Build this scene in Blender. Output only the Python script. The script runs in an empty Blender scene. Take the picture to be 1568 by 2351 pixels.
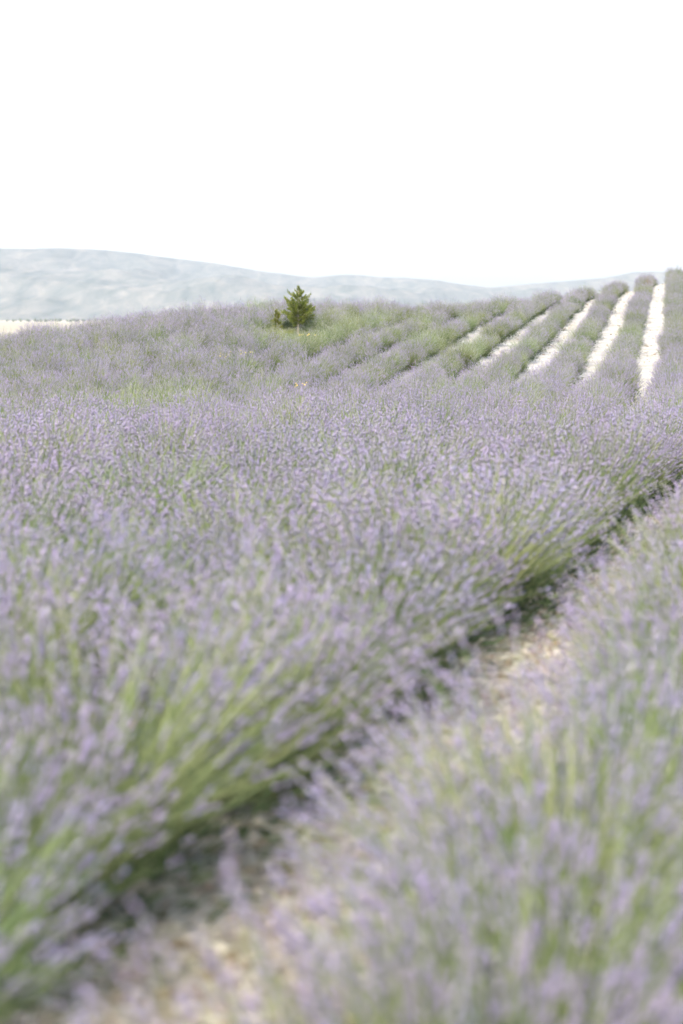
import bpy, math, random
import numpy as np
from mathutils import Vector, Matrix, noise

random.seed(7)
rng = np.random.default_rng(11)
sc = bpy.context.scene
R = math.radians
col = sc.collection

# ------------------------------------------------------------------ camera
EYE = 1.8
FPX, HORIZON, CX, CY = 5550.0, 715.0, 784.0, 1175.5      # photo measured on a 1568 x 2351 grid
PITCH = math.atan((CY - HORIZON) / FPX)
cd = bpy.data.cameras.new('camera')
cam = bpy.data.objects.new('camera', cd)
col.objects.link(cam)
cam.location = (0, 0, EYE)
cam.rotation_euler = (math.pi / 2 - PITCH, 0, 0)
cd.sensor_fit = 'VERTICAL'
cd.sensor_height = 36.0
cd.lens = 36.0 * FPX / 2351.0
cd.clip_start = 0.1
cd.clip_end = 30000
cd.dof.use_dof = True
cd.dof.focus_distance = 43.0
cd.dof.aperture_fstop = 2.1
cd.dof.aperture_blades = 9
sc.camera = cam

# ------------------------------------------------------------------ light
SUN_EL, SUN_AZ = R(46), R(-150)       # azimuth from +Y, clockwise: the light comes from the left, a little behind
world = bpy.data.worlds.new('World')
sc.world = world
world.use_nodes = True
wn = world.node_tree
wn.nodes.clear()
sky = wn.nodes.new('ShaderNodeTexSky')
sky.sky_type = 'NISHITA'
sky.sun_disc = False
sky.sun_elevation = SUN_EL
sky.sun_rotation = SUN_AZ
sky.air_density = 1.0
sky.dust_density = 3.6
sky.ozone_density = 1.0
bg = wn.nodes.new('ShaderNodeBackground')
bg.inputs['Strength'].default_value = 0.15
wo = wn.nodes.new('ShaderNodeOutputWorld')
wn.links.new(sky.outputs[0], bg.inputs['Color'])
wn.links.new(bg.outputs[0], wo.inputs['Surface'])
sl = bpy.data.lights.new('sun', 'SUN')
sl.energy = 1.35
sl.angle = R(24)
sl.color = (1.0, 0.93, 0.82)
sun = bpy.data.objects.new('sun', sl)
col.objects.link(sun)
sd = Vector((math.sin(SUN_AZ) * math.cos(SUN_EL), math.cos(SUN_AZ) * math.cos(SUN_EL), math.sin(SUN_EL)))
sun.rotation_euler = sd.to_track_quat('Z', 'Y').to_euler()
sun.location = (-30, -10, 40)
sc.view_settings.view_transform = 'Standard'
sc.view_settings.look = 'None'
sc.view_settings.gamma = 1.0
sc.view_settings.use_curve_mapping = False
sc.view_settings.exposure = 2.13
sc.cycles.max_bounces = 6
sc.cycles.diffuse_bounces = 3
sc.cycles.transmission_bounces = 3
sc.cycles.volume_bounces = 1

# ------------------------------------------------------------------ helpers
def tag(o, label=None, cat=None, group=None, kind=None):
    if label: o['label'] = label
    if cat: o['category'] = cat
    if group: o['group'] = group
    if kind: o['kind'] = kind
    return o

def mesh_from(name, verts, faces, mat, smooth=False):
    """verts (n,3) array, faces (m,3|4) array or list."""
    me = bpy.data.meshes.new(name)
    v = np.asarray(verts, dtype=np.float32)
    f = np.asarray(faces, dtype=np.int32)
    n, k = f.shape
    me.vertices.add(len(v)); me.vertices.foreach_set('co', v.ravel())
    me.loops.add(n * k); me.loops.foreach_set('vertex_index', f.ravel())
    me.polygons.add(n)
    me.polygons.foreach_set('loop_start', np.arange(0, n * k, k, dtype=np.int32))
    me.polygons.foreach_set('loop_total', np.full(n, k, dtype=np.int32))
    if smooth: me.polygons.foreach_set('use_smooth', np.ones(n, dtype=bool))
    me.update(calc_edges=True)
    if mat: me.materials.append(mat)
    return me

def link(name, me, parent=None):
    o = bpy.data.objects.new(name, me)
    col.objects.link(o)
    if parent: o.parent = parent
    return o

def sstep(a, b, x):
    t = np.clip((x - a) / (b - a), 0, 1)
    return t * t * (3 - 2 * t)

# ------------------------------------------------------------------ terrain
PLAIN_Z = -9.0
# height of the rise along its brow, from west to east
_x = np.linspace(-60, 60, 241)
_z = np.interp(_x, [-60, -30, -14.5, -10.3, -8.7, -7.3, -6.0, -4.9, -2.9, .3, 4.1, 8.5, 11.4, 14.4, 19.1, 30, 60],
               [-3.9, -2.0, -.52, .17, .44, .66, .86, 1.0, 1.18, 1.29, 1.37, 1.68, 2.05, 2.55, 3.45, 4.9, 8.5])
_k = np.hanning(9); _k /= _k.sum()
CR_X, CR_Z = _x, np.convolve(np.pad(_z, 4, mode='edge'), _k, mode='valid')
def ground_z(X, Y):
    X = np.asarray(X, dtype=float); Y = np.asarray(Y, dtype=float)
    Xc = np.clip(X, -60, 60)
    Yr = 95 + 2.1 * np.clip(Xc, -25, 40)
    Zr = np.interp(Xc, CR_X, CR_Z) + .12
    low = -0.54 * sstep(6, 48, Y)                    # the ground dips a little before it climbs to the brow
    Ys = 44 + .26 * (Yr - 75)
    t = np.clip((Y - Ys) / (Yr - Ys), 0, 1)
    f = 0.40 * t * t * (3 - 2 * t) + 0.60 * t ** .3 * (1 - (1 - t) ** 1.5)
    z = low + (Zr - low) * f
    d = np.clip(Y - Yr, 0, None)
    z = z - np.where(d < 15, 0.0035 * d * d, 0.7875 + 0.105 * (d - 15))
    side = np.clip(np.abs(X) - 45, 0, None)
    z = z - side * 0.05
    back = np.clip(-Y - 25, 0, None)
    z = z - back * 0.04
    k = 0.8                                          # soft maximum with the plain
    return np.logaddexp(z / k, PLAIN_Z / k) * k

def pix_ray(px, py):
    x = (px - CX) / FPX; y = -(py - CY) / FPX
    c, s = math.cos(PITCH), math.sin(PITCH)
    v = Vector((x, c + y * s, -s + y * c))
    return v
def at(px, py, lift=0.0, start=3.0, end=6000.0):
    """the point where the sight line through a photo pixel meets the ground (raised by lift)."""
    v = pix_ray(px, py)
    t = start
    while t < end:
        p = (v.x * t, v.y * t, EYE + v.z * t)
        if p[2] <= float(ground_z(p[0], p[1])) + lift: break
        t *= 1.004
    return p[0], p[1], float(ground_z(p[0], p[1]))
def project(X, Y, Z):
    c, s = math.cos(PITCH), math.sin(PITCH)
    dz = Z - EYE
    depth = Y * c - dz * s
    up = Y * s + dz * c
    return CX + FPX * X / depth, CY - FPX * up / depth, depth

# ------------------------------------------------------------------ materials
def new_mat(name):
    m = bpy.data.materials.new(name); m.use_nodes = True
    m.node_tree.nodes.clear()
    return m, m.node_tree.nodes, m.node_tree.links

def leafy(name, stops, trans=0.3, obj_amt=0.18, hue_amt=0.02, rough=0.6):
    """diffuse + translucent surface whose colour varies from piece to piece and from plant to plant."""
    m, n, l = new_mat(name)
    geo = n.new('ShaderNodeNewGeometry')
    ramp = n.new('ShaderNodeValToRGB')
    while len(ramp.color_ramp.elements) < len(stops): ramp.color_ramp.elements.new(0.5)
    for e, (p, c) in zip(ramp.color_ramp.elements, stops):
        e.position = p; e.color = (*c, 1)
    l.new(geo.outputs['Random Per Island'], ramp.inputs[0])
    oi = n.new('ShaderNodeObjectInfo')
    hv = n.new('ShaderNodeHueSaturation')
    mv = n.new('ShaderNodeMapRange')
    mv.inputs['To Min'].default_value = .91 - obj_amt; mv.inputs['To Max'].default_value = .91 + obj_amt
    l.new(oi.outputs['Random'], mv.inputs['Value']); l.new(mv.outputs[0], hv.inputs['Value'])
    mul = n.new('ShaderNodeMath'); mul.operation = 'MULTIPLY'; mul.inputs[1].default_value = 7.31
    fr = n.new('ShaderNodeMath'); fr.operation = 'FRACT'
    l.new(oi.outputs['Random'], mul.inputs[0]); l.new(mul.outputs[0], fr.inputs[0])
    mh = n.new('ShaderNodeMapRange')
    mh.inputs['To Min'].default_value = 0.5 - hue_amt; mh.inputs['To Max'].default_value = 0.5 + hue_amt
    l.new(fr.outputs[0], mh.inputs['Value']); l.new(mh.outputs[0], hv.inputs['Hue'])
    l.new(ramp.outputs[0], hv.inputs['Color'])
    d = n.new('ShaderNodeBsdfDiffuse'); t = n.new('ShaderNodeBsdfTranslucent')
    l.new(hv.outputs[0], d.inputs[0]); l.new(hv.outputs[0], t.inputs[0])
    mx = n.new('ShaderNodeMixShader'); mx.inputs[0].default_value = trans
    l.new(d.outputs[0], mx.inputs[1]); l.new(t.outputs[0], mx.inputs[2])
    o = n.new('ShaderNodeOutputMaterial'); l.new(mx.outputs[0], o.inputs[0])
    return m

M_SPIKE = leafy('lavender_flower', [(0.0, (.25, .22, .315)), (.30, (.305, .265, .37)), (.55, (.345, .30, .415)),
                                    (.78, (.275, .25, .38)), (1.0, (.31, .305, .285))], trans=.3, obj_amt=.10)
M_BUD = leafy('lavender_bud', [(0.0, (.24, .27, .18)), (.5, (.30, .32, .235)), (1.0, (.33, .32, .35))], trans=.3, obj_amt=.10)
M_STEM = leafy('lavender_stem', [(0.0, (.095, .130, .058)), (.5, (.165, .205, .090)), (1.0, (.26, .285, .140))], trans=.35)
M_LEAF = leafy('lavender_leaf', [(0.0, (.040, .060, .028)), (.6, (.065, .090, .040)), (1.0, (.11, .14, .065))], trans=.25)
M_GRASS = leafy('weed_leaf', [(0.0, (.15, .185, .065)), (.5, (.22, .25, .09)), (1.0, (.29, .30, .13))], trans=.35)
M_YELLOW = leafy('yellow_petal', [(0.0, (.60, .46, .05)), (1.0, (.75, .62, .14))], trans=.3)
M_ORANGE = leafy('orange_petal', [(0.0, (.48, .26, .16)), (1.0, (.54, .31, .20))], trans=.3)
M_DRY = leafy('dry_weed', [(0.0, (.22, .14, .10)), (1.0, (.34, .22, .17))], trans=.2)
M_NEEDLE = leafy('conifer_needle', [(0.0, (.08, .115, .026)), (.5, (.16, .20, .042)), (1.0, (.30, .31, .075))], trans=.35, obj_amt=.05)
M_STONE = leafy('field_stone', [(0.0, (.23, .18, .125)), (.35, (.29, .26, .195)), (.7, (.37, .35, .29)), (1.0, (.43, .415, .32))], trans=0.0, obj_amt=0)
M_STRAW = leafy('dry_straw', [(0.0, (.22, .15, .09)), (.5, (.32, .30, .20)), (1.0, (.41, .40, .29))], trans=.1, obj_amt=0)
M_CLOD = leafy('soil_clod', [(0.0, (.12, .09, .06)), (1.0, (.22, .165, .11))], trans=0.0, obj_amt=0)
M_ORCH = leafy('orchard_leaf', [(0.0, (.045, .065, .03)), (1.0, (.07, .10, .045))], trans=.1, obj_amt=.1)

def bark_mat():
    m, n, l = new_mat('bark')
    tc = n.new('ShaderNodeTexCoord')
    mp = n.new('ShaderNodeMapping'); mp.inputs['Scale'].default_value = (30, 30, 6)
    ns = n.new('ShaderNodeTexNoise'); ns.inputs['Scale'].default_value = 1.0; ns.inputs['Detail'].default_value = 4
    rp = n.new('ShaderNodeValToRGB')
    rp.color_ramp.elements[0].position = .35; rp.color_ramp.elements[0].color = (.24, .20, .14, 1)
    rp.color_ramp.elements[1].position = .65; rp.color_ramp.elements[1].color = (.46, .40, .30, 1)
    b = n.new('ShaderNodeBsdfPrincipled'); b.inputs['Roughness'].default_value = .85
    o = n.new('ShaderNodeOutputMaterial')
    l.new(tc.outputs['Object'], mp.inputs[0]); l.new(mp.outputs[0], ns.inputs['Vector'])
    l.new(ns.outputs[0], rp.inputs[0]); l.new(rp.outputs[0], b.inputs['Base Color']); l.new(b.outputs[0], o.inputs[0])
    return m
M_BARK = bark_mat()

def ground_mat():
    m, n, l = new_mat('stony_soil')
    geo = n.new('ShaderNodeNewGeometry')
    def nz(scale, detail=5, rough=.6):
        t = n.new('ShaderNodeTexNoise'); t.inputs['Scale'].default_value = scale
        t.inputs['Detail'].default_value = detail; t.inputs['Roughness'].default_value = rough
        l.new(geo.outputs['Position'], t.inputs['Vector']); return t
    def ramp(src, stops):
        r = n.new('ShaderNodeValToRGB')
        while len(r.color_ramp.elements) < len(stops): r.color_ramp.elements.new(.5)
        for e, (p, c) in zip(r.color_ramp.elements, stops): e.position = p; e.color = (*c, 1)
        l.new(src, r.inputs[0]); return r
    fine = nz(14, 6, .7); mid = nz(1.3, 4)
    soil = ramp(fine.outputs[0], [(.30, (.145, .122, .09)), (.44, (.25, .23, .18)), (.58, (.315, .296, .24)), (.72, (.37, .355, .30))])
    patch = ramp(mid.outputs[0], [(.35, (.84, .80, .74)), (.62, (1.04, 1.04, 1.04))])
    chalk = ramp(fine.outputs[0], [(.32, (.22, .20, .16)), (.44, (.30, .292, .262)), (.56, (.37, .363, .333)), (.72, (.42, .413, .385))])
    sepc = n.new('ShaderNodeSeparateXYZ'); l.new(geo.outputs['Position'], sepc.inputs[0])
    mrc = n.new('ShaderNodeMapRange'); mrc.inputs['From Min'].default_value = 25; mrc.inputs['From Max'].default_value = 70
    l.new(sepc.outputs['Y'], mrc.inputs['Value'])
    mixc = n.new('ShaderNodeMixRGB'); l.new(mrc.outputs[0], mixc.inputs[0])
    l.new(soil.outputs[0], mixc.inputs[1]); l.new(chalk.outputs[0], mixc.inputs[2])       # the rise is chalkier than the low ground
    mulc = n.new('ShaderNodeMixRGB'); mulc.blend_type = 'MULTIPLY'; mulc.inputs[0].default_value = 1
    l.new(mixc.outputs[0], mulc.inputs[1]); l.new(patch.outputs[0], mulc.inputs[2])
    # the plain beyond the field: straw coloured stubble with paler and greener parcels
    big = nz(.004, 3)
    straw = ramp(big.outputs[0], [(.35, (.18, .17, .12)), (.5, (.245, .22, .160)), (.62, (.265, .24, .185)), (.75, (.17, .17, .125))])
    sep = n.new('ShaderNodeSeparateXYZ'); l.new(geo.outputs['Position'], sep.inputs[0])
    mr = n.new('ShaderNodeMapRange'); mr.inputs['From Min'].default_value = 165; mr.inputs['From Max'].default_value = 230
    l.new(sep.outputs['Y'], mr.inputs['Value'])
    mix = n.new('ShaderNodeMixRGB'); l.new(mr.outputs[0], mix.inputs[0])
    l.new(mulc.outputs[0], mix.inputs[1]); l.new(straw.outputs[0], mix.inputs[2])
    b = n.new('ShaderNodeBsdfDiffuse'); l.new(mix.outputs[0], b.inputs[0])
    bp = n.new('ShaderNodeBump'); bp.inputs['Strength'].default_value = .8; bp.inputs['Distance'].default_value = .03
    l.new(fine.outputs[0], bp.inputs['Height']); l.new(bp.outputs[0], b.inputs['Normal'])
    o = n.new('ShaderNodeOutputMaterial'); l.new(b.outputs[0], o.inputs[0])
    return m

def hill_mat():
    m, n, l = new_mat('scrubby_hillside')
    geo = n.new('ShaderNodeNewGeometry')
    mp = n.new('ShaderNodeMapping'); mp.inputs['Scale'].default_value = (.040, .0045, .050)
    l.new(geo.outputs['Position'], mp.inputs[0])
    a = n.new('ShaderNodeTexNoise'); a.inputs['Scale'].default_value = 1.0; a.inputs['Detail'].default_value = 7; a.inputs['Roughness'].default_value = .62
    a.inputs['Distortion'].default_value = .6
    l.new(mp.outputs[0], a.inputs['Vector'])
    r = n.new('ShaderNodeValToRGB')
    st = [(.32, (.050, .064, .056)), (.46, (.084, .094, .082)), (.56, (.112, .114, .098)), (.72, (.160, .152, .125))]
    while len(r.color_ramp.elements) < 4: r.color_ramp.elements.new(.5)
    for e, (p, c) in zip(r.color_ramp.elements, st): e.position = p; e.color = (*c, 1)
    l.new(a.outputs[0], r.inputs[0])
    b = n.new('ShaderNodeBsdfDiffuse'); l.new(r.outputs[0], b.inputs[0])
    o = n.new('ShaderNodeOutputMaterial'); l.new(b.outputs[0], o.inputs[0])
    return m

# ------------------------------------------------------------------ ground sheet
def axis(lo, hi, step, far_lo, far_hi, grow=1.22):
    a = list(np.arange(lo, hi + 1e-6, step))
    s, x = step, hi
    while x < far_hi:
        s *= grow; x = min(x + s, far_hi); a.append(x)
    s, x = step, lo
    while x > far_lo:
        s *= grow; x = max(x - s, far_lo); a.insert(0, x)
    return np.array(a)
gx = axis(-36, 50, .9, -6400, 6400)
gy = axis(-6, 172, .9, -450, 7300)
GX, GY = np.meshgrid(gx, gy)
GZ = ground_z(GX, GY)
nx, ny = len(gx), len(gy)
V = np.stack([GX.ravel(), GY.ravel(), GZ.ravel()], 1)
I = (np.arange(ny - 1)[:, None] * nx + np.arange(nx - 1)[None, :]).ravel()
F = np.stack([I, I + 1, I + 1 + nx, I + nx], 1)
ground = link('ground', mesh_from('ground', V, F, ground_mat(), True))
tag(ground, 'pale stony soil of the field running out to the straw coloured plain', 'ground', kind='structure')

# ------------------------------------------------------------------ hills far away
RIDGE_PX = [(-1500, 640), (-900, 600), (-400, 588), (0, 576), (60, 574), (130, 570), (250, 577), (330, 584), (400, 594), (500, 606), (600, 624),
            (690, 636), (735, 639), (780, 630), (850, 635), (920, 643), (1000, 651), (1080, 665), (1140, 671), (1230, 658), (1330, 648),
            (1440, 639), (1560, 634), (1800, 618), (2400, 600), (3200, 630)]
def hills():
    rx = np.array([p[0] for p in RIDGE_PX], float); ry = np.array([p[1] for p in RIDGE_PX], float)
    na, nr = 420, 70
    px = np.linspace(-1500, 3200, na)
    # smooth interpolation of the ridge
    py = np.interp(px, rx, ry)
    ker = np.hanning(9); ker /= ker.sum()
    py = np.convolve(np.pad(py, 4, mode='edge'), ker, mode='valid')
    Rd = 4300 + 500 * np.sin(px / 620.0) + 250 * sstep(1000, 1350, px)     # the right-hand range lies farther off
    foot = 2750 + 200 * np.sin(px / 300.0 + 1) + 250 * sstep(700, 1300, px)
    tt = np.concatenate([np.linspace(0, 1, 50), np.linspace(1, 1.35, 21)[1:]])
    verts = []
    for i in range(na):
        a = (px[i] - CX) / FPX
        top = EYE + (HORIZON - py[i]) / FPX * Rd[i] - PLAIN_Z
        for t in tt:
            D = foot[i] + (Rd[i] - foot[i]) * t
            X, Y = a * D, D
            if t <= 1: h = top * (0.35 * t + 0.65 * t * t * (3 - 2 * t))
            else: h = top * (1 - ((t - 1) / .35) ** 1.6)
            w = 4 * t * (1 - t) if t < 1 else 0
            nz_ = noise.fractal(Vector((X / 520.0, Y / 700.0, 3.1)), 1.0, 2.1, 5)
            rid = abs(noise.noise(Vector((X / 190.0, Y / 800.0, 8.7))))
            nz2 = noise.fractal(Vector((X / 60.0, Y / 90.0, 1.3)), 1.0, 2.0, 3)
            h = h + w * (40 * nz_ - 46 * rid + 14) * (top / 110.0) + 1.1 * nz2 * min(1, t * 4)
            h = max(h, -1.5 if t < .02 else -.5)
            verts.append((X, Y, PLAIN_Z + h - (4 if t == 0 else 0)))
    n2 = len(tt)
    J = (np.arange(na - 1)[:, None] * n2 + np.arange(n2 - 1)[None, :]).ravel()
    faces = np.stack([J, J + n2, J + n2 + 1, J + 1], 1)
    o = link('hills', mesh_from('hills', np.array(verts), faces, hill_mat(), True))
    tag(o, 'long pale hill range fading into haze beyond the plain', 'hills', kind='structure')
hills()

# ------------------------------------------------------------------ haze
HZ = 0.000077
def haze():
    x0, x1, y0, y1, z0, z1 = -6500, 6500, -500, 7400, PLAIN_Z - 16, 260
    v = [(x, y, z) for z in (z0, z1) for y in (y0, y1) for x in (x0, x1)]
    f = [(0, 2, 3, 1), (4, 5, 7, 6), (0, 1, 5, 4), (2, 6, 7, 3), (0, 4, 6, 2), (1, 3, 7, 5)]
    m, n, l = new_mat('haze_air')
    p = n.new('ShaderNodeVolumePrincipled')
    p.inputs['Color'].default_value = (.89, .935, 1, 1)
    p.inputs['Density'].default_value = HZ
    p.inputs['Anisotropy'].default_value = .2
    o = n.new('ShaderNodeOutputMaterial'); l.new(p.outputs[0], o.inputs['Volume'])
    ob = link('haze', mesh_from('haze', np.array(v, float), f, m))
    tag(ob, 'thin pale summer haze over the field and hills', 'haze', kind='stuff')
haze()

# ------------------------------------------------------------------ lavender: the plant
def unit(a):
    return a / np.maximum(np.linalg.norm(a, axis=1, keepdims=True), 1e-9)
def frame(d):
    ref = np.where(np.abs(d[:, 2:3]) < .9, np.array([[0, 0, 1.0]]), np.array([[1.0, 0, 0]]))
    a = unit(np.cross(d, ref)); b = np.cross(d, a)
    return a, b

def bush_arrays(g, n_stems=560, height=.60, flower=1.0, spread=66):
    """stems fan out of a woody base; each carries a slim spike of flowers at its tip."""
    th0 = np.arccos(1 - g.random(n_stems) ** .85 * (1 - math.cos(R(spread))))
    ph = g.random(n_stems) * 2 * np.pi
    lump = 1 + .10 * np.sin(2 * ph + g.random() * 6) + .08 * np.sin(3 * ph + g.random() * 6)
    L = height * (1.06 - .42 * g.random(n_stems) ** 1.6) * lump * (1 - .20 * (th0 / R(spread)) ** 2)
    L = L * np.where(g.random(n_stems) < .07, g.uniform(1.08, 1.22, n_stems), 1.0)
    rb = .17 * np.sqrt(g.random(n_stems)); pb = ph + g.normal(0, .6, n_stems)
    base = np.stack([rb * np.cos(pb), rb * np.sin(pb), .06 + .05 * g.random(n_stems)], 1)
    bend = g.normal(.06, .14, n_stems)
    def dr(th):
        return np.stack([np.sin(th) * np.cos(ph), np.sin(th) * np.sin(ph), np.cos(th)], 1)
    d0, d1 = dr(th0 * .88), dr(th0 + bend)
    p1 = base + d0 * (L * .52)[:, None]
    p2 = p1 + d1 * (L * .50)[:, None]
    # stems: two bent quads each
    a, b = frame(unit(d0 + d1)); ang = g.random(n_stems) * np.pi
    w = a * np.cos(ang)[:, None] + b * np.sin(ang)[:, None]
    ws = (.0017 + .0013 * g.random(n_stems))[:, None]
    sv = np.stack([base - w * ws, base + w * ws, p1 - w * ws, p1 + w * ws, p2 - w * ws * .6, p2 + w * ws * .6], 1).reshape(-1, 3)
    k = np.arange(n_stems)[:, None] * 6
    sf = np.concatenate([k + np.array([[0, 1, 3, 2]]), k + np.array([[2, 3, 5, 4]])], 0)
    # spikes: lower and upper tier of blossoms, three sided spindles
    keep = g.random(n_stems) < (1.10 - .50 * (th0 / R(spread)) ** 2) * (.95 if flower > .75 else .62 if flower > .4 else .7)
    idx = np.nonzero(keep)[0]
    m = len(idx)
    ax = unit(d1[idx] + g.normal(0, .10, (m, 3)))
    ln = (.036 + .030 * g.random(m)) * (1.0 if flower > .4 else .85)
    rad = (.0050 + .0030 * g.random(m)) * (1.0 if flower > .4 else .78)
    A, B = frame(ax)
    vs, fs, off = [], [], 0
    for (s0, s1, s2, rr) in ((-.35, -.10, .30, .92), (.22, .50, 1.05, 1.0)):
        r0 = g.random(m) * 6.28
        ring = []
        for q in range(3):
            an = r0 + q * 2.0944
            ring.append(p2[idx] + ax * (ln * (s1 + g.normal(0, .05, m)))[:, None] + (A * np.cos(an)[:, None] + B * np.sin(an)[:, None]) * (rad * rr * (.8 + .4 * g.random(m)))[:, None])
        lo = p2[idx] + ax * (ln * s0)[:, None]; hi = p2[idx] + ax * (ln * s2)[:, None]
        vs.append(np.stack([lo, ring[0], ring[1], ring[2], hi], 1).reshape(-1, 3))
        kk = off + np.arange(m)[:, None] * 5
        for q in range(3):
            u, v_ = 1 + q, 1 + (q + 1) % 3
            fs.append(kk + np.array([[0, v_, u]])); fs.append(kk + np.array([[u, v_, 4]]))
        off += m * 5
    fv, ff = np.concatenate(vs), np.concatenate(fs)
    # leaves: narrow blades crowded low in the bush
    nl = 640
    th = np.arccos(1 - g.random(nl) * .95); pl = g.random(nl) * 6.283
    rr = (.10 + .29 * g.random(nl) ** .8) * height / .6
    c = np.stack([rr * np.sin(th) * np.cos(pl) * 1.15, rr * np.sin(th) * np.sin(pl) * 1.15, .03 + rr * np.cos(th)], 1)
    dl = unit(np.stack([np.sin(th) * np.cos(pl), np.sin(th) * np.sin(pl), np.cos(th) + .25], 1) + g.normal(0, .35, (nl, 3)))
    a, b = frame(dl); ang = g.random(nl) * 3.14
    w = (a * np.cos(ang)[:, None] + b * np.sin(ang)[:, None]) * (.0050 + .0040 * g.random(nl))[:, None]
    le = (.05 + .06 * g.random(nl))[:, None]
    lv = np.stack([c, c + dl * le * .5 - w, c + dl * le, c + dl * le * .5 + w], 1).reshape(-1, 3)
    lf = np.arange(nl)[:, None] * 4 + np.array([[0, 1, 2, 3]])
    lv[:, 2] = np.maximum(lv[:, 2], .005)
    sv[:, 2] = np.maximum(sv[:, 2], .02)
    return (lv, lf), (sv, sf), (fv, ff)

def joined(name, parts, mats):
    """one mesh of leaves, stems and spikes (for the plants of the far rows)."""
    vs, tri, mi, off = [], [], [], 0
    for k, (v, f) in enumerate(parts):
        if f.shape[1] == 4: f = np.concatenate([f[:, [0, 1, 2]], f[:, [0, 2, 3]]])
        vs.append(v); tri.append(f + off); mi.append(np.full(len(f), k)); off += len(v)
    me = mesh_from(name, np.concatenate(vs), np.concatenate(tri), None)
    for m in mats: me.materials.append(m)
    me.polygons.foreach_set('material_index', np.concatenate(mi).astype(np.int32))
    return me

VARIANTS = []        # (leaf mesh, stem mesh, spike mesh, is_green)
JOINED = []
for i in range(13):
    green = 7 <= i < 10
    half = i >= 10                      # plants only half in bloom: more stem, fewer flowers
    g = np.random.default_rng(100 + i)
    arr = bush_arrays(g, n_stems=690 if not green else 600, height=.66 + .07 * g.random(), flower=0.3 if green else .55 if half else 1.0, spread=52 + 7 * g.random())
    sp = M_BUD if green else M_SPIKE
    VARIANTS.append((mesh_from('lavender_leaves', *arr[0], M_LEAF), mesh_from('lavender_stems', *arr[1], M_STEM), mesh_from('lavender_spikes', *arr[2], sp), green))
    JOINED.append(bpy.data.objects.new('lavender_plant', joined('lavender_plant', arr, (M_LEAF, M_STEM, sp))))

# ------------------------------------------------------------------ lavender: the rows
W_ROW, U0 = 1.50, .80
TH_NEAR, TH_FAR = R(12.3), R(7.8)
ss = np.arange(-12, 175, .25)
head = TH_NEAR + (TH_FAR - TH_NEAR) * sstep(8, 52, ss)
bx = np.cumsum(np.sin(head)) * .25; by = np.cumsum(np.cos(head)) * .25
i0 = int(np.argmin(np.abs(ss)))
bx -= bx[i0]; by -= by[i0]
def row_point(s, u):
    h = np.interp(s, ss, head)
    return float(np.interp(s, ss, bx) - u * math.cos(h)), float(np.interp(s, ss, by) + u * math.sin(h))

GREEN_SPOTS = [(300, 935, 170, 26, .9), (30, 965, 60, 18, .9), (1455, 955, 85, 34, .9), (1070, 815, 70, 26, .4), (990, 772, 40, 14, 1.0),
               (690, 775, 110, 30, .7), (800, 745, 80, 25, .5), (470, 1440, 80, 60, .3), (1190, 1130, 80, 40, .4), (860, 1010, 60, 25, .4), (1090, 735, 60, 15, .3), (560, 715, 60, 8, .7)]
TREES = (at(684, 764, .16), at(637, 757, .16))     # only low growth stands round and before the two conifers
bushes = []
for k in range(-6, 24):
    s = -8 + random.random() * .6
    hs_ = 1.0
    while s < 168:
        s += random.uniform(.60, .92) * hs_ * (1.6 if random.random() < .05 else 1)
        u = U0 + W_ROW * k - (.09 if k <= 0 else 0) + random.gauss(0, .06) + .09 * noise.noise(Vector((s * .13, k * 5.1, 2.2)))
        x, y = row_point(s, u)
        yr = 95 + 2.1 * max(-25, min(40, x))
        if y > yr + 12 or y < -5: continue
        if abs(x) < .75 and abs(y) < .9: continue
        dt, cap = 9, 9
        for T in TREES:
            if math.hypot(x - T[0], y - T[1]) < .14: dt = 0
            ahead = T[1] - y
            if 0 < ahead < 7.5 and abs(x - T[0] * y / T[1]) < .62: cap = min(cap, (.05 + .034 * ahead) / .70)
        if dt < .5: continue
        cap = max(cap, .24)
        z = float(ground_z(x, y))
        px, py, dep = project(x, y, z + .5)
        if dep < .5: dep = .5
        hs_ = 1.0
        hill = float(sstep(yr - 52, yr - 34, y)) * float(sstep(-3, 5, x))
        if hill > .5: hs_ = 1.05
        sca = random.uniform(.86, 1.18) * (1.0 + .04 * float(sstep(18, 28, y)) * (1 - float(sstep(38, 50, y))) + .00 * float(sstep(40, 50, y)) * (1 - hill)) * (1 - .24 * hill) * (random.uniform(.74, 1.22) if hill > .5 else 1)
        if k == 0 and y < 12: sca = min(sca, 1.0)
        sca = min(sca, cap)
        wide = 1 - .13 * float(sstep(14, 24, y)) * (1 - .4 * float(sstep(80, 110, y)))
        gprob = .08 + .12 * hill
        gprob += .35 * max(0, noise.noise(Vector((x * .22, y * .10, 4.2)))) 
        if dep < 13: gprob *= .35
        if dep > 3:
            for (cx, cy, ex, ey, w) in GREEN_SPOTS:
                q = ((px - cx) / ex) ** 2 + ((py - cy) / ey) ** 2
                if q < 1.6: gprob += w * (1 - q / 1.6) * 1.5
        bushes.append(dict(k=k, s=s, x=x, y=y, z=z, px=px, py=py, dep=dep, sca=sca, wide=wide, hill=hill, half=.12 * (dep > 9) + .24 * float(sstep(28, 50, y)) + .2 * hill, green=random.random() < gprob * (dep > 7.5) or cap < .5, rot=random.uniform(0, 6.28)))

def pick(b):
    if b['green']: return random.choice((7, 8, 9))
    return random.choice((10, 11, 12)) if random.random() < b['half'] else random.randrange(7)
def in_view(b):
    m = .62 * FPX / b['dep']
    return b['y'] > 2 and -m * .75 < b['px'] < 1568 + m * .75 and b['py'] < 2351 + m * .35
vis = sorted([b for b in bushes if in_view(b)], key=lambda b: b['dep'])
near = vis[:296]
near_ids = set(id(b) for b in near)
rest = [b for b in bushes if id(b) not in near_ids]

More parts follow.
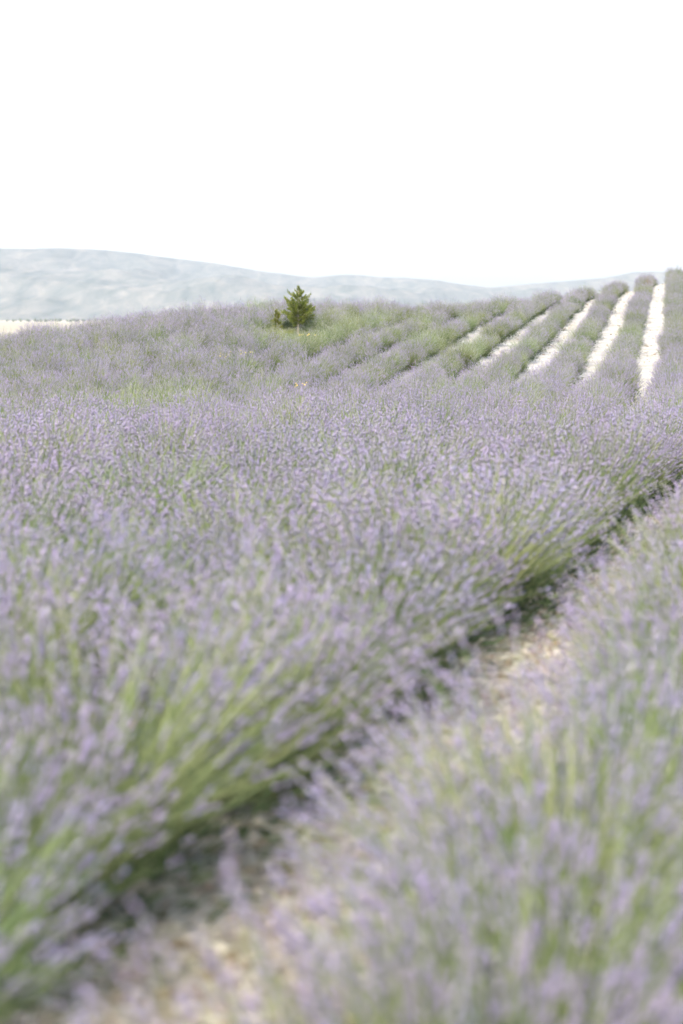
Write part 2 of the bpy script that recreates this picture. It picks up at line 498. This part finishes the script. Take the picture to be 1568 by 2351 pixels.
ROW_NAME = {0: 'row right of stony path', 1: 'row left of stony path', 2: 'second row left of the path',
            3: 'third row left of the path', 4: 'fourth row left of the path', 5: 'fifth row left of the path',
            6: 'sixth row left of the path', 7: 'seventh row left of the path', 8: 'eighth row left of the path',
            -1: 'row at the lower right corner'}
ORD = ['nearest', 'second nearest', 'third nearest', 'fourth nearest', 'fifth nearest', 'sixth nearest', 'seventh nearest', 'eighth nearest']
count = {}
for b in near:
    gi = pick(b)
    lv, st, sp, green = VARIANTS[gi]
    o = link('lavender_bush', lv)
    o.location = (b['x'], b['y'], b['z'] - .01)
    o.rotation_euler = (random.gauss(0, .05), random.gauss(0, .05), b['rot'])
    o.scale = (b['sca'] * b['wide'], b['sca'] * b['wide'], b['sca'] * random.uniform(.92, 1.08))
    k = b['k']; n_ = count.get(k, 0); count[k] = n_ + 1
    look = 'green barely flowering lavender bush' if green else 'purple flowering lavender bush'
    rown = ROW_NAME.get(k, 'row farther left')
    if k in (0, 1) and n_ < 8:
        lab = '%s %s, %s' % (ORD[n_], look, rown)
        grp = 'lavender bushes, ' + rown
    else:
        part = ('left edge', 'left end', 'well left of centre', 'left of centre', 'right of centre', 'well right of centre', 'right end', 'right edge')[int(min(7, max(0, b['px'] // 196)))]
        if k in (0, 1): part = 'farther up, ' + part
        lab = '%s, %s, %s' % (look, rown, part)
        grp = 'lavender bushes, %s, %s%s' % (rown, part, ', green' if green else '')
    tag(o, lab, 'lavender bush', grp)
    tag(link('stems', st, o), kind='stuff')
    tag(link('flower_spikes', sp, o), kind='stuff')

# the rest of the field: one object, the same plants set out along the far rows
def far_field(plants):
    n = len(plants)
    me = bpy.data.meshes.new('lavender_field')
    me.vertices.add(n)
    me.vertices.foreach_set('co', np.array([(b['x'], b['y'], b['z'] - .01) for b in plants], np.float32).ravel())
    a = me.attributes.new('turn', 'FLOAT_VECTOR', 'POINT')
    a.data.foreach_set('vector', np.array([(random.gauss(0, .06), random.gauss(0, .06), b['rot']) for b in plants], np.float32).ravel())
    a = me.attributes.new('size', 'FLOAT_VECTOR', 'POINT')
    a.data.foreach_set('vector', np.array([(b['sca'] * b['wide'], b['sca'] * b['wide'], b['sca'] * random.uniform(.9, 1.12)) for b in plants], np.float32).ravel())
    a = me.attributes.new('sort', 'INT', 'POINT')
    a.data.foreach_set('value', np.array([pick(b) for b in plants], np.int32))
    o = link('lavender_field', me)
    nt = bpy.data.node_groups.new('lavender_field', 'GeometryNodeTree')
    nt.interface.new_socket('Geometry', in_out='INPUT', socket_type='NodeSocketGeometry')
    nt.interface.new_socket('Geometry', in_out='OUTPUT', socket_type='NodeSocketGeometry')
    N, Lk = nt.nodes, nt.links
    gi = N.new('NodeGroupInput'); go = N.new('NodeGroupOutput'); jn = N.new('GeometryNodeJoinGeometry')
    def attr(nm, ty):
        q = N.new('GeometryNodeInputNamedAttribute'); q.data_type = ty; q.inputs['Name'].default_value = nm
        return next(s for s in q.outputs if s.enabled and s.name == 'Attribute')
    turn, size, sort = attr('turn', 'FLOAT_VECTOR'), attr('size', 'FLOAT_VECTOR'), attr('sort', 'INT')
    for i, src in enumerate(JOINED):
        oi = N.new('GeometryNodeObjectInfo'); oi.inputs['Object'].default_value = src; oi.inputs['As Instance'].default_value = True
        cmp = N.new('FunctionNodeCompare'); cmp.data_type = 'INT'; cmp.operation = 'EQUAL'
        ins = [s for s in cmp.inputs if s.enabled]
        Lk.new(sort, ins[0]); ins[1].default_value = i
        ip = N.new('GeometryNodeInstanceOnPoints')
        Lk.new(gi.outputs[0], ip.inputs['Points']); Lk.new(cmp.outputs[0], ip.inputs['Selection'])
        Lk.new(oi.outputs['Geometry'], ip.inputs['Instance'])
        Lk.new(turn, ip.inputs['Rotation']); Lk.new(size, ip.inputs['Scale'])
        Lk.new(ip.outputs[0], jn.inputs[0])
    Lk.new(jn.outputs[0], go.inputs[0])
    md = o.modifiers.new('rows', 'NODES'); md.node_group = nt
    tag(o, 'purple and green lavender rows farther back, running over the rise', 'lavender field', kind='stuff')
far_field(rest)

# ------------------------------------------------------------------ stones in the furrows
ICO_V = np.array([(0, 0, -1), (.72, .53, -.45), (-.28, .85, -.45), (-.89, 0, -.45), (-.28, -.85, -.45), (.72, -.53, -.45),
                  (.28, .85, .45), (-.72, .53, .45), (-.72, -.53, .45), (.28, -.85, .45), (.89, 0, .45), (0, 0, 1)])
ICO_F = np.array([(0, 2, 1), (0, 3, 2), (0, 4, 3), (0, 5, 4), (0, 1, 5), (1, 2, 6), (2, 3, 7), (3, 4, 8), (4, 5, 9), (5, 1, 10),
                  (1, 6, 10), (2, 7, 6), (3, 8, 7), (4, 9, 8), (5, 10, 9), (6, 7, 11), (7, 8, 11), (8, 9, 11), (9, 10, 11), (10, 6, 11)])
def stones(spots, name, mat, label, cat):
    vs, fs = [], []
    for j, (x, y, z, r) in enumerate(spots):
        s = rng.uniform(.6, 1.3, 3) * r; s[2] *= .6
        v = ICO_V * (1 + rng.normal(0, .14, (12, 1))) * s
        a = rng.random() * 6.28
        c, s_ = math.cos(a), math.sin(a)
        v = np.stack([v[:, 0] * c - v[:, 1] * s_, v[:, 0] * s_ + v[:, 1] * c, v[:, 2]], 1) + (x, y, z + r * .2)
        vs.append(v); fs.append(ICO_F + 12 * j)
    o = link(name, mesh_from(name, np.concatenate(vs), np.concatenate(fs), mat))
    tag(o, label, cat, kind='stuff')
sp, cl = [], []
for k in range(-1, 9):
    uc = U0 + W_ROW * (k + .5)
    lim, dens = ((26, 520) if k == 0 else (14, 200) if k == -1 else (60, 16))
    for _ in range(int(lim * dens)):
        s = rng.uniform(1, lim); u = uc + rng.normal(0, .30)
        x, y = row_point(s, u)
        r = .008 + .020 * rng.random() ** 2.2
        (cl if rng.random() < .10 else sp).append((x, y, float(ground_z(x, y)), r * (1 if k in (-1, 0) else 1.5)))
for k in range(-2, 12):                       # clods and stones in the bare furrows on the rise
    uc = U0 + W_ROW * (k + .5)
    for _ in range(420):
        s = rng.uniform(75, 150); u = uc + rng.normal(0, .30)
        x, y = row_point(s, u)
        r = .015 + .05 * rng.random() ** 4
        (cl if rng.random() < .05 else sp).append((x, y, float(ground_z(x, y)), r))
stones(sp, 'gravel', M_STONE, 'pale pebbles and flat stones strewn along the bare furrows', 'gravel')
stones(cl, 'soil_clods', M_CLOD, 'dark crumbs of earth among the pebbles of the furrows', 'soil')

def litter():
    g = np.random.default_rng(21)
    n = 5200
    s_ = 1 + 27 * g.random(n); u = U0 + W_ROW * np.where(g.random(n) < .8, .5, -.5) + g.normal(0, .30, n)
    P = np.array([row_point(a, b) for a, b in zip(s_, u)])
    z = ground_z(P[:, 0], P[:, 1]) + .010 + .012 * g.random(n)
    c = np.column_stack([P, z])
    an = g.random(n) * 6.283
    d = np.column_stack([np.cos(an), np.sin(an), g.normal(0, .12, n)]) * (.02 + .06 * g.random(n) ** 2)[:, None]
    w = np.column_stack([-np.sin(an), np.cos(an), g.normal(0, .5, n)]) * (.002 + .003 * g.random(n))[:, None]
    v = np.stack([c - d - w, c - d + w, c + d + w, c + d - w], 1).reshape(-1, 3)
    o = link('dry_litter', mesh_from('dry_litter', v, np.arange(n)[:, None] * 4 + np.array([[0, 1, 2, 3]]), M_STRAW))
    tag(o, 'dry straw coloured stalks and husks lying on the stony path', 'litter', kind='stuff')
litter()

# ------------------------------------------------------------------ the young conifers
def tube(path, radii, sides=6):
    path = np.array(path); n = len(path)
    d = np.gradient(path, axis=0); d = unit(d)
    A, B = frame(d)
    vs = []
    for q in range(sides):
        an = 2 * math.pi * q / sides
        vs.append(path + (A * math.cos(an) + B * math.sin(an)) * np.array(radii)[:, None])
    v = np.stack(vs, 1).reshape(-1, 3)
    f = []
    for i in range(n - 1):
        for q in range(sides):
            a, b = i * sides + q, i * sides + (q + 1) % sides
            f.append((a, b, b + sides, a + sides))
    return v, np.array(f)

def conifer(base_px, base_py, lift, top_py, clear_py, rad_fn, tiers, label, seed, trunk_r=.03, needle=1.0):
    """whorls of branches with upturned tips, thick with short needles; sizes from the photo at the tree's distance."""
    g = np.random.default_rng(seed)
    x, y, z = at(base_px, base_py, lift)
    mpp = y / FPX
    height = (base_py - top_py) * mpp + lift
    clear = (base_py - clear_py) * mpp + lift
    tr = bpy.data.objects.new('conifer_tree', None); col.objects.link(tr)
    tr.location = (x, y, z - .02); tr.empty_display_size = .2
    hs = np.linspace(0, height, 10)
    path = np.stack([.015 * np.sin(hs * 2.1 + seed), .012 * np.cos(hs * 1.7), hs], 1)
    path -= path[0]
    v, f = tube(path, np.interp(hs, [0, height], [trunk_r, .004]), 8)
    link('trunk', mesh_from('conifer_trunk', v, f, M_BARK, True), tr)
    lv, lf, lo = [], [], 0
    nb, nd, nl_ = [], [], []
    for (tq, per) in tiers:
        for i in range(per):
            h = clear + (height - clear) * tq + g.normal(0, .042)
            ln = rad_fn(tq) * mpp * g.uniform(.62, 1.14)
            ph = 2 * math.pi * (i + g.uniform(-.25, .25)) / per + tq * 7.3 + seed
            rise = -.12 + .75 * tq + g.normal(0, .09)
            t = np.linspace(0, 1, 7)
            p = np.stack([np.cos(ph) * ln * t, np.sin(ph) * ln * t, h + ln * (rise * t + .22 * t ** 3)], 1)
            p[:, :2] += np.array([np.interp(h, hs, path[:, 0]), np.interp(h, hs, path[:, 1])])
            v, f = tube(p, np.linspace(.007, .002, 7), 4)
            lv.append(v); lf.append(f + lo); lo += len(v)
            side = np.array([-np.sin(ph), np.cos(ph), 0]); out = np.array([np.cos(ph), np.sin(ph), .15])
            m = int((16 + 360 * ln) * needle)
            tt = .08 + .92 * g.random(m) ** .8
            base = np.stack([np.interp(tt, t, p[:, q]) for q in range(3)], 1)
            w = (g.random(m) - .5) * 2 * .26 * ln * np.clip(1.08 - tt, 0, 1) + g.normal(0, .008, m)
            pos = base + side * w[:, None] + np.array([0, 0, 1]) * (g.normal(.012, .024, m))[:, None] + out * (np.abs(w) * .45)[:, None]
            nb.append(pos)
            nd.append(unit(out[None] + side[None] * (np.sign(w) * g.uniform(.2, 1.0, m))[:, None] + np.stack([0 * w, 0 * w, g.normal(.30, .30, m)], 1)))
            nl_.append(np.full(m, 1.0 - .45 * tq))
    m = int(40 * needle)
    hh = height * (1 - (1 - clear / height) * .30 * g.random(m) ** 1.2)
    rr = .008 + .03 * (height - hh)
    nb.append(np.stack([np.interp(hh, hs, path[:, 0]) + g.normal(0, 1, m) * rr, np.interp(hh, hs, path[:, 1]) + g.normal(0, 1, m) * rr, hh - .02], 1))
    a = g.random(m) * 6.28
    nd.append(unit(np.stack([np.cos(a) * .7, np.sin(a) * .7, np.full(m, .7)], 1))); nl_.append(np.full(m, .7))
    pos, dr, sc_ = np.concatenate(nb), np.concatenate(nd), np.concatenate(nl_)
    n = len(pos)
    A, B = frame(dr); an = g.random(n) * 3.14
    w = (A * np.cos(an)[:, None] + B * np.sin(an)[:, None]) * (.0045 + .004 * g.random(n))[:, None]
    le = (sc_ * (.032 + .036 * g.random(n)))[:, None]
    v = np.stack([pos - dr * le * .3, pos + dr * le * .3 - w, pos + dr * le, pos + dr * le * .3 + w], 1).reshape(-1, 3)
    f = np.arange(n)[:, None] * 4 + np.array([[0, 1, 2, 3]])
    link('branches', mesh_from('conifer_branches', np.concatenate(lv), np.concatenate(lf), M_BARK), tr)['kind'] = 'stuff'
    link('crown', mesh_from('conifer_crown', v, f, M_NEEDLE), tr)['kind'] = 'stuff'
    tag(tr, label, 'tree', 'young conifers in the field')
    return tr
def prof(pts):
    a = np.array(pts)
    return lambda t: float(np.interp(t, a[:, 0], a[:, 1]))
conifer(684, 765, .16, 655, 741, prof([(0, 22), (.06, 34), (.2, 36), (.42, 35), (.52, 32), (.62, 22), (.70, 14), (.8, 6), (1, 1)]),
        [(.02, 8), (.08, 10), (.15, 10), (.22, 10), (.29, 10), (.36, 10), (.44, 9), (.53, 8), (.61, 7), (.68, 6), (.76, 5), (.84, 4), (.91, 3)],
        'larger dark green young conifer rising above the lavender on a bare pale trunk', 5, .030, 1.5)
conifer(637, 757, .16, 708, 750, prof([(0, 12), (.15, 9), (.35, 11), (.5, 7), (.7, 6), (1, 2)]),
        [(.05, 4), (.22, 4), (.38, 5), (.55, 4), (.72, 3)],
        'small thin yellowish conifer sapling beside the larger tree', 9, .014, 3.2)

# ------------------------------------------------------------------ weeds between the rows
def blades(g, n, height, lean, width, base_r):
    ph = g.random(n) * 6.283; th = np.abs(g.normal(0, lean, n))
    L = height * g.uniform(.55, 1.0, n)
    b = np.stack([base_r * g.normal(0, 1, n), base_r * g.normal(0, 1, n), np.zeros(n)], 1)
    def dr(t): return np.stack([np.sin(t) * np.cos(ph), np.sin(t) * np.sin(ph), np.cos(t)], 1)
    p1 = b + dr(th * .6) * (L * .5)[:, None]; p2 = p1 + dr(th * 1.5) * (L * .5)[:, None]
    a, c = frame(dr(th)); an = g.random(n) * 3.14
    w = (a * np.cos(an)[:, None] + c * np.sin(an)[:, None]) * width
    v = np.stack([b - w, b + w, p1 - w * .8, p1 + w * .8, p2 - w * .15, p2 + w * .15], 1).reshape(-1, 3)
    k = np.arange(n)[:, None] * 6
    return v, np.concatenate([k + np.array([[0, 1, 3, 2]]), k + np.array([[2, 3, 5, 4]])]), p2
def petals(g, pts, r):
    vs, fs = [], []
    for j, p in enumerate(pts):
        v = ICO_V * r * g.uniform(.7, 1.3) * np.array([1, 1, .6]) + p
        vs.append(v); fs.append(ICO_F + 12 * j)
    return np.concatenate(vs), np.concatenate(fs)
def weed(px, py, height, label, name='weed_tuft', cat='weed', leaf=M_GRASS, bloom=None, n=90, nb=14, lean=.35, lift=.45, seed=1, group='weeds among the lavender', br=.0045, base_r=.07, pr=.018):
    g = np.random.default_rng(seed)
    x, y, z = at(px, py, lift)
    v, f, tips = blades(g, n, height, lean, br, base_r)
    if bloom:
        o = bpy.data.objects.new(name, None); col.objects.link(o); o.empty_display_size = .1
        tag(link('stalks', mesh_from(name + '_stalks', v, f, leaf), o), kind='stuff')
        hi = tips[np.argsort(-tips[:, 2])[:nb]]
        tag(link('flowers', mesh_from(name + '_flowers', *petals(g, hi, pr), bloom), o), kind='stuff')
    else:
        o = link(name, mesh_from(name, v, f, leaf))
    o.location = (x, y, z)
    tag(o, label, cat, group)
weed(708, 792, .80, 'yellow flowering weed just right of the larger conifer', 'flowering_weed', 'weed', bloom=M_YELLOW, n=120, nb=10, seed=2)
weed(672, 790, .70, 'pale yellow green weed below the larger conifer', n=150, seed=3)
weed(672, 767, .34, 'short pale grass at the left foot of the larger conifer', 'grass_clump', 'grass', n=420, seed=21, lift=.10, base_r=.16, br=.004)
weed(695, 768, .36, 'short pale grass at the right foot of the larger conifer', 'grass_clump', 'grass', n=420, seed=22, lift=.10, base_r=.16, br=.004)
weed(640, 766, .26, 'short pale grass at the foot of the small sapling', 'grass_clump', 'grass', n=240, seed=23, lift=.06, base_r=.20, br=.004)
weed(524, 850, .92, 'tall weed with small yellow flowers left of the conifers', 'flowering_weed', 'weed', bloom=M_YELLOW, n=40, nb=10, seed=4, lean=.25)
weed(556, 846, .90, 'sparse yellow flowered weed nearer the conifer than its twin', 'flowering_weed', 'weed', bloom=M_YELLOW, n=36, nb=8, seed=5, lean=.25)
weed(691, 1015, .95, 'bright lime green weed standing in the middle of the lavender', n=120, seed=6, lean=.22, br=.005, base_r=.10)
weed(735, 782, .72, 'lime green grass clump right of the trunk', 'grass_clump', 'grass', n=160, seed=7)
weed(800, 748, .70, 'yellow green grass clump on the crest behind the larger conifer', 'grass_clump', 'grass', n=160, seed=8)
weed(1486, 655, .95, 'dry brownish weed on the skyline at the right', 'dry_weed', 'weed', leaf=M_DRY, n=150, seed=9, lean=.45)
weed(1002, 781, .62, 'fresh green grass tuft by the bare patch on the rise', 'grass_clump', 'grass', n=220, seed=10, base_r=.14)
weed(688, 930, .92, 'slim yellow weed in the middle of the field', 'flowering_weed', 'weed', bloom=M_YELLOW, n=30, nb=7, seed=11, lean=.2)
weed(272, 1602, .62, 'small orange flower among the lavender at the left', 'orange_flower', 'flower', bloom=M_ORANGE, n=5, nb=1, seed=12, lean=.12, lift=.58, group=None, base_r=.02, pr=.015)

def tree_grass():
    g = np.random.default_rng(31)
    vs, fs, j = [], [], 0
    for T, w in zip(TREES, (1.0, .7)):
        n = int(3600 * w)
        back = g.uniform(-.4, 6.5, n)
        X = T[0] * (T[1] - back) / T[1] + g.normal(0, .42 * w, n); Y = T[1] - back
        Z = ground_z(X, Y)
        v, f, _ = blades(g, n, .22, .5, .0035, 0)
        v = v + np.repeat(np.column_stack([X, Y, Z]), 6, axis=0)
        vs.append(v); fs.append(f + j); j += len(v)
    o = link('grass', mesh_from('grass', np.concatenate(vs), np.concatenate(fs), M_STEM))
    tag(o, 'short green grass growing round the feet of the two conifers', 'grass', kind='stuff')
tree_grass()

# ------------------------------------------------------------------ orchard line far out on the plain
def orchard():
    g = np.random.default_rng(3)
    vs, fs, j = [], [], 0
    for i in range(150):
        X = -620 + i * 8.0 + g.normal(0, 4.0)
        if g.random() < .25: continue
        for Y in (2480, 2530, 2590):
            c = np.array([X + g.normal(0, 1), Y + g.normal(0, 3), PLAIN_Z + 1.5])
            for _ in range(3):
                v = ICO_V * (1 + g.normal(0, .2, (12, 1))) * (1.25 * g.uniform(.4, 1.2)) + c + g.normal(0, .8, 3) * (1.6, 1, .5)
                vs.append(v); fs.append(ICO_F + 12 * j); j += 1
    o = link('orchard', mesh_from('orchard', np.concatenate(vs), np.concatenate(fs), M_ORCH))
    tag(o, 'thin dark line of orchard trees far out on the plain', 'orchard', kind='stuff')
orchard()
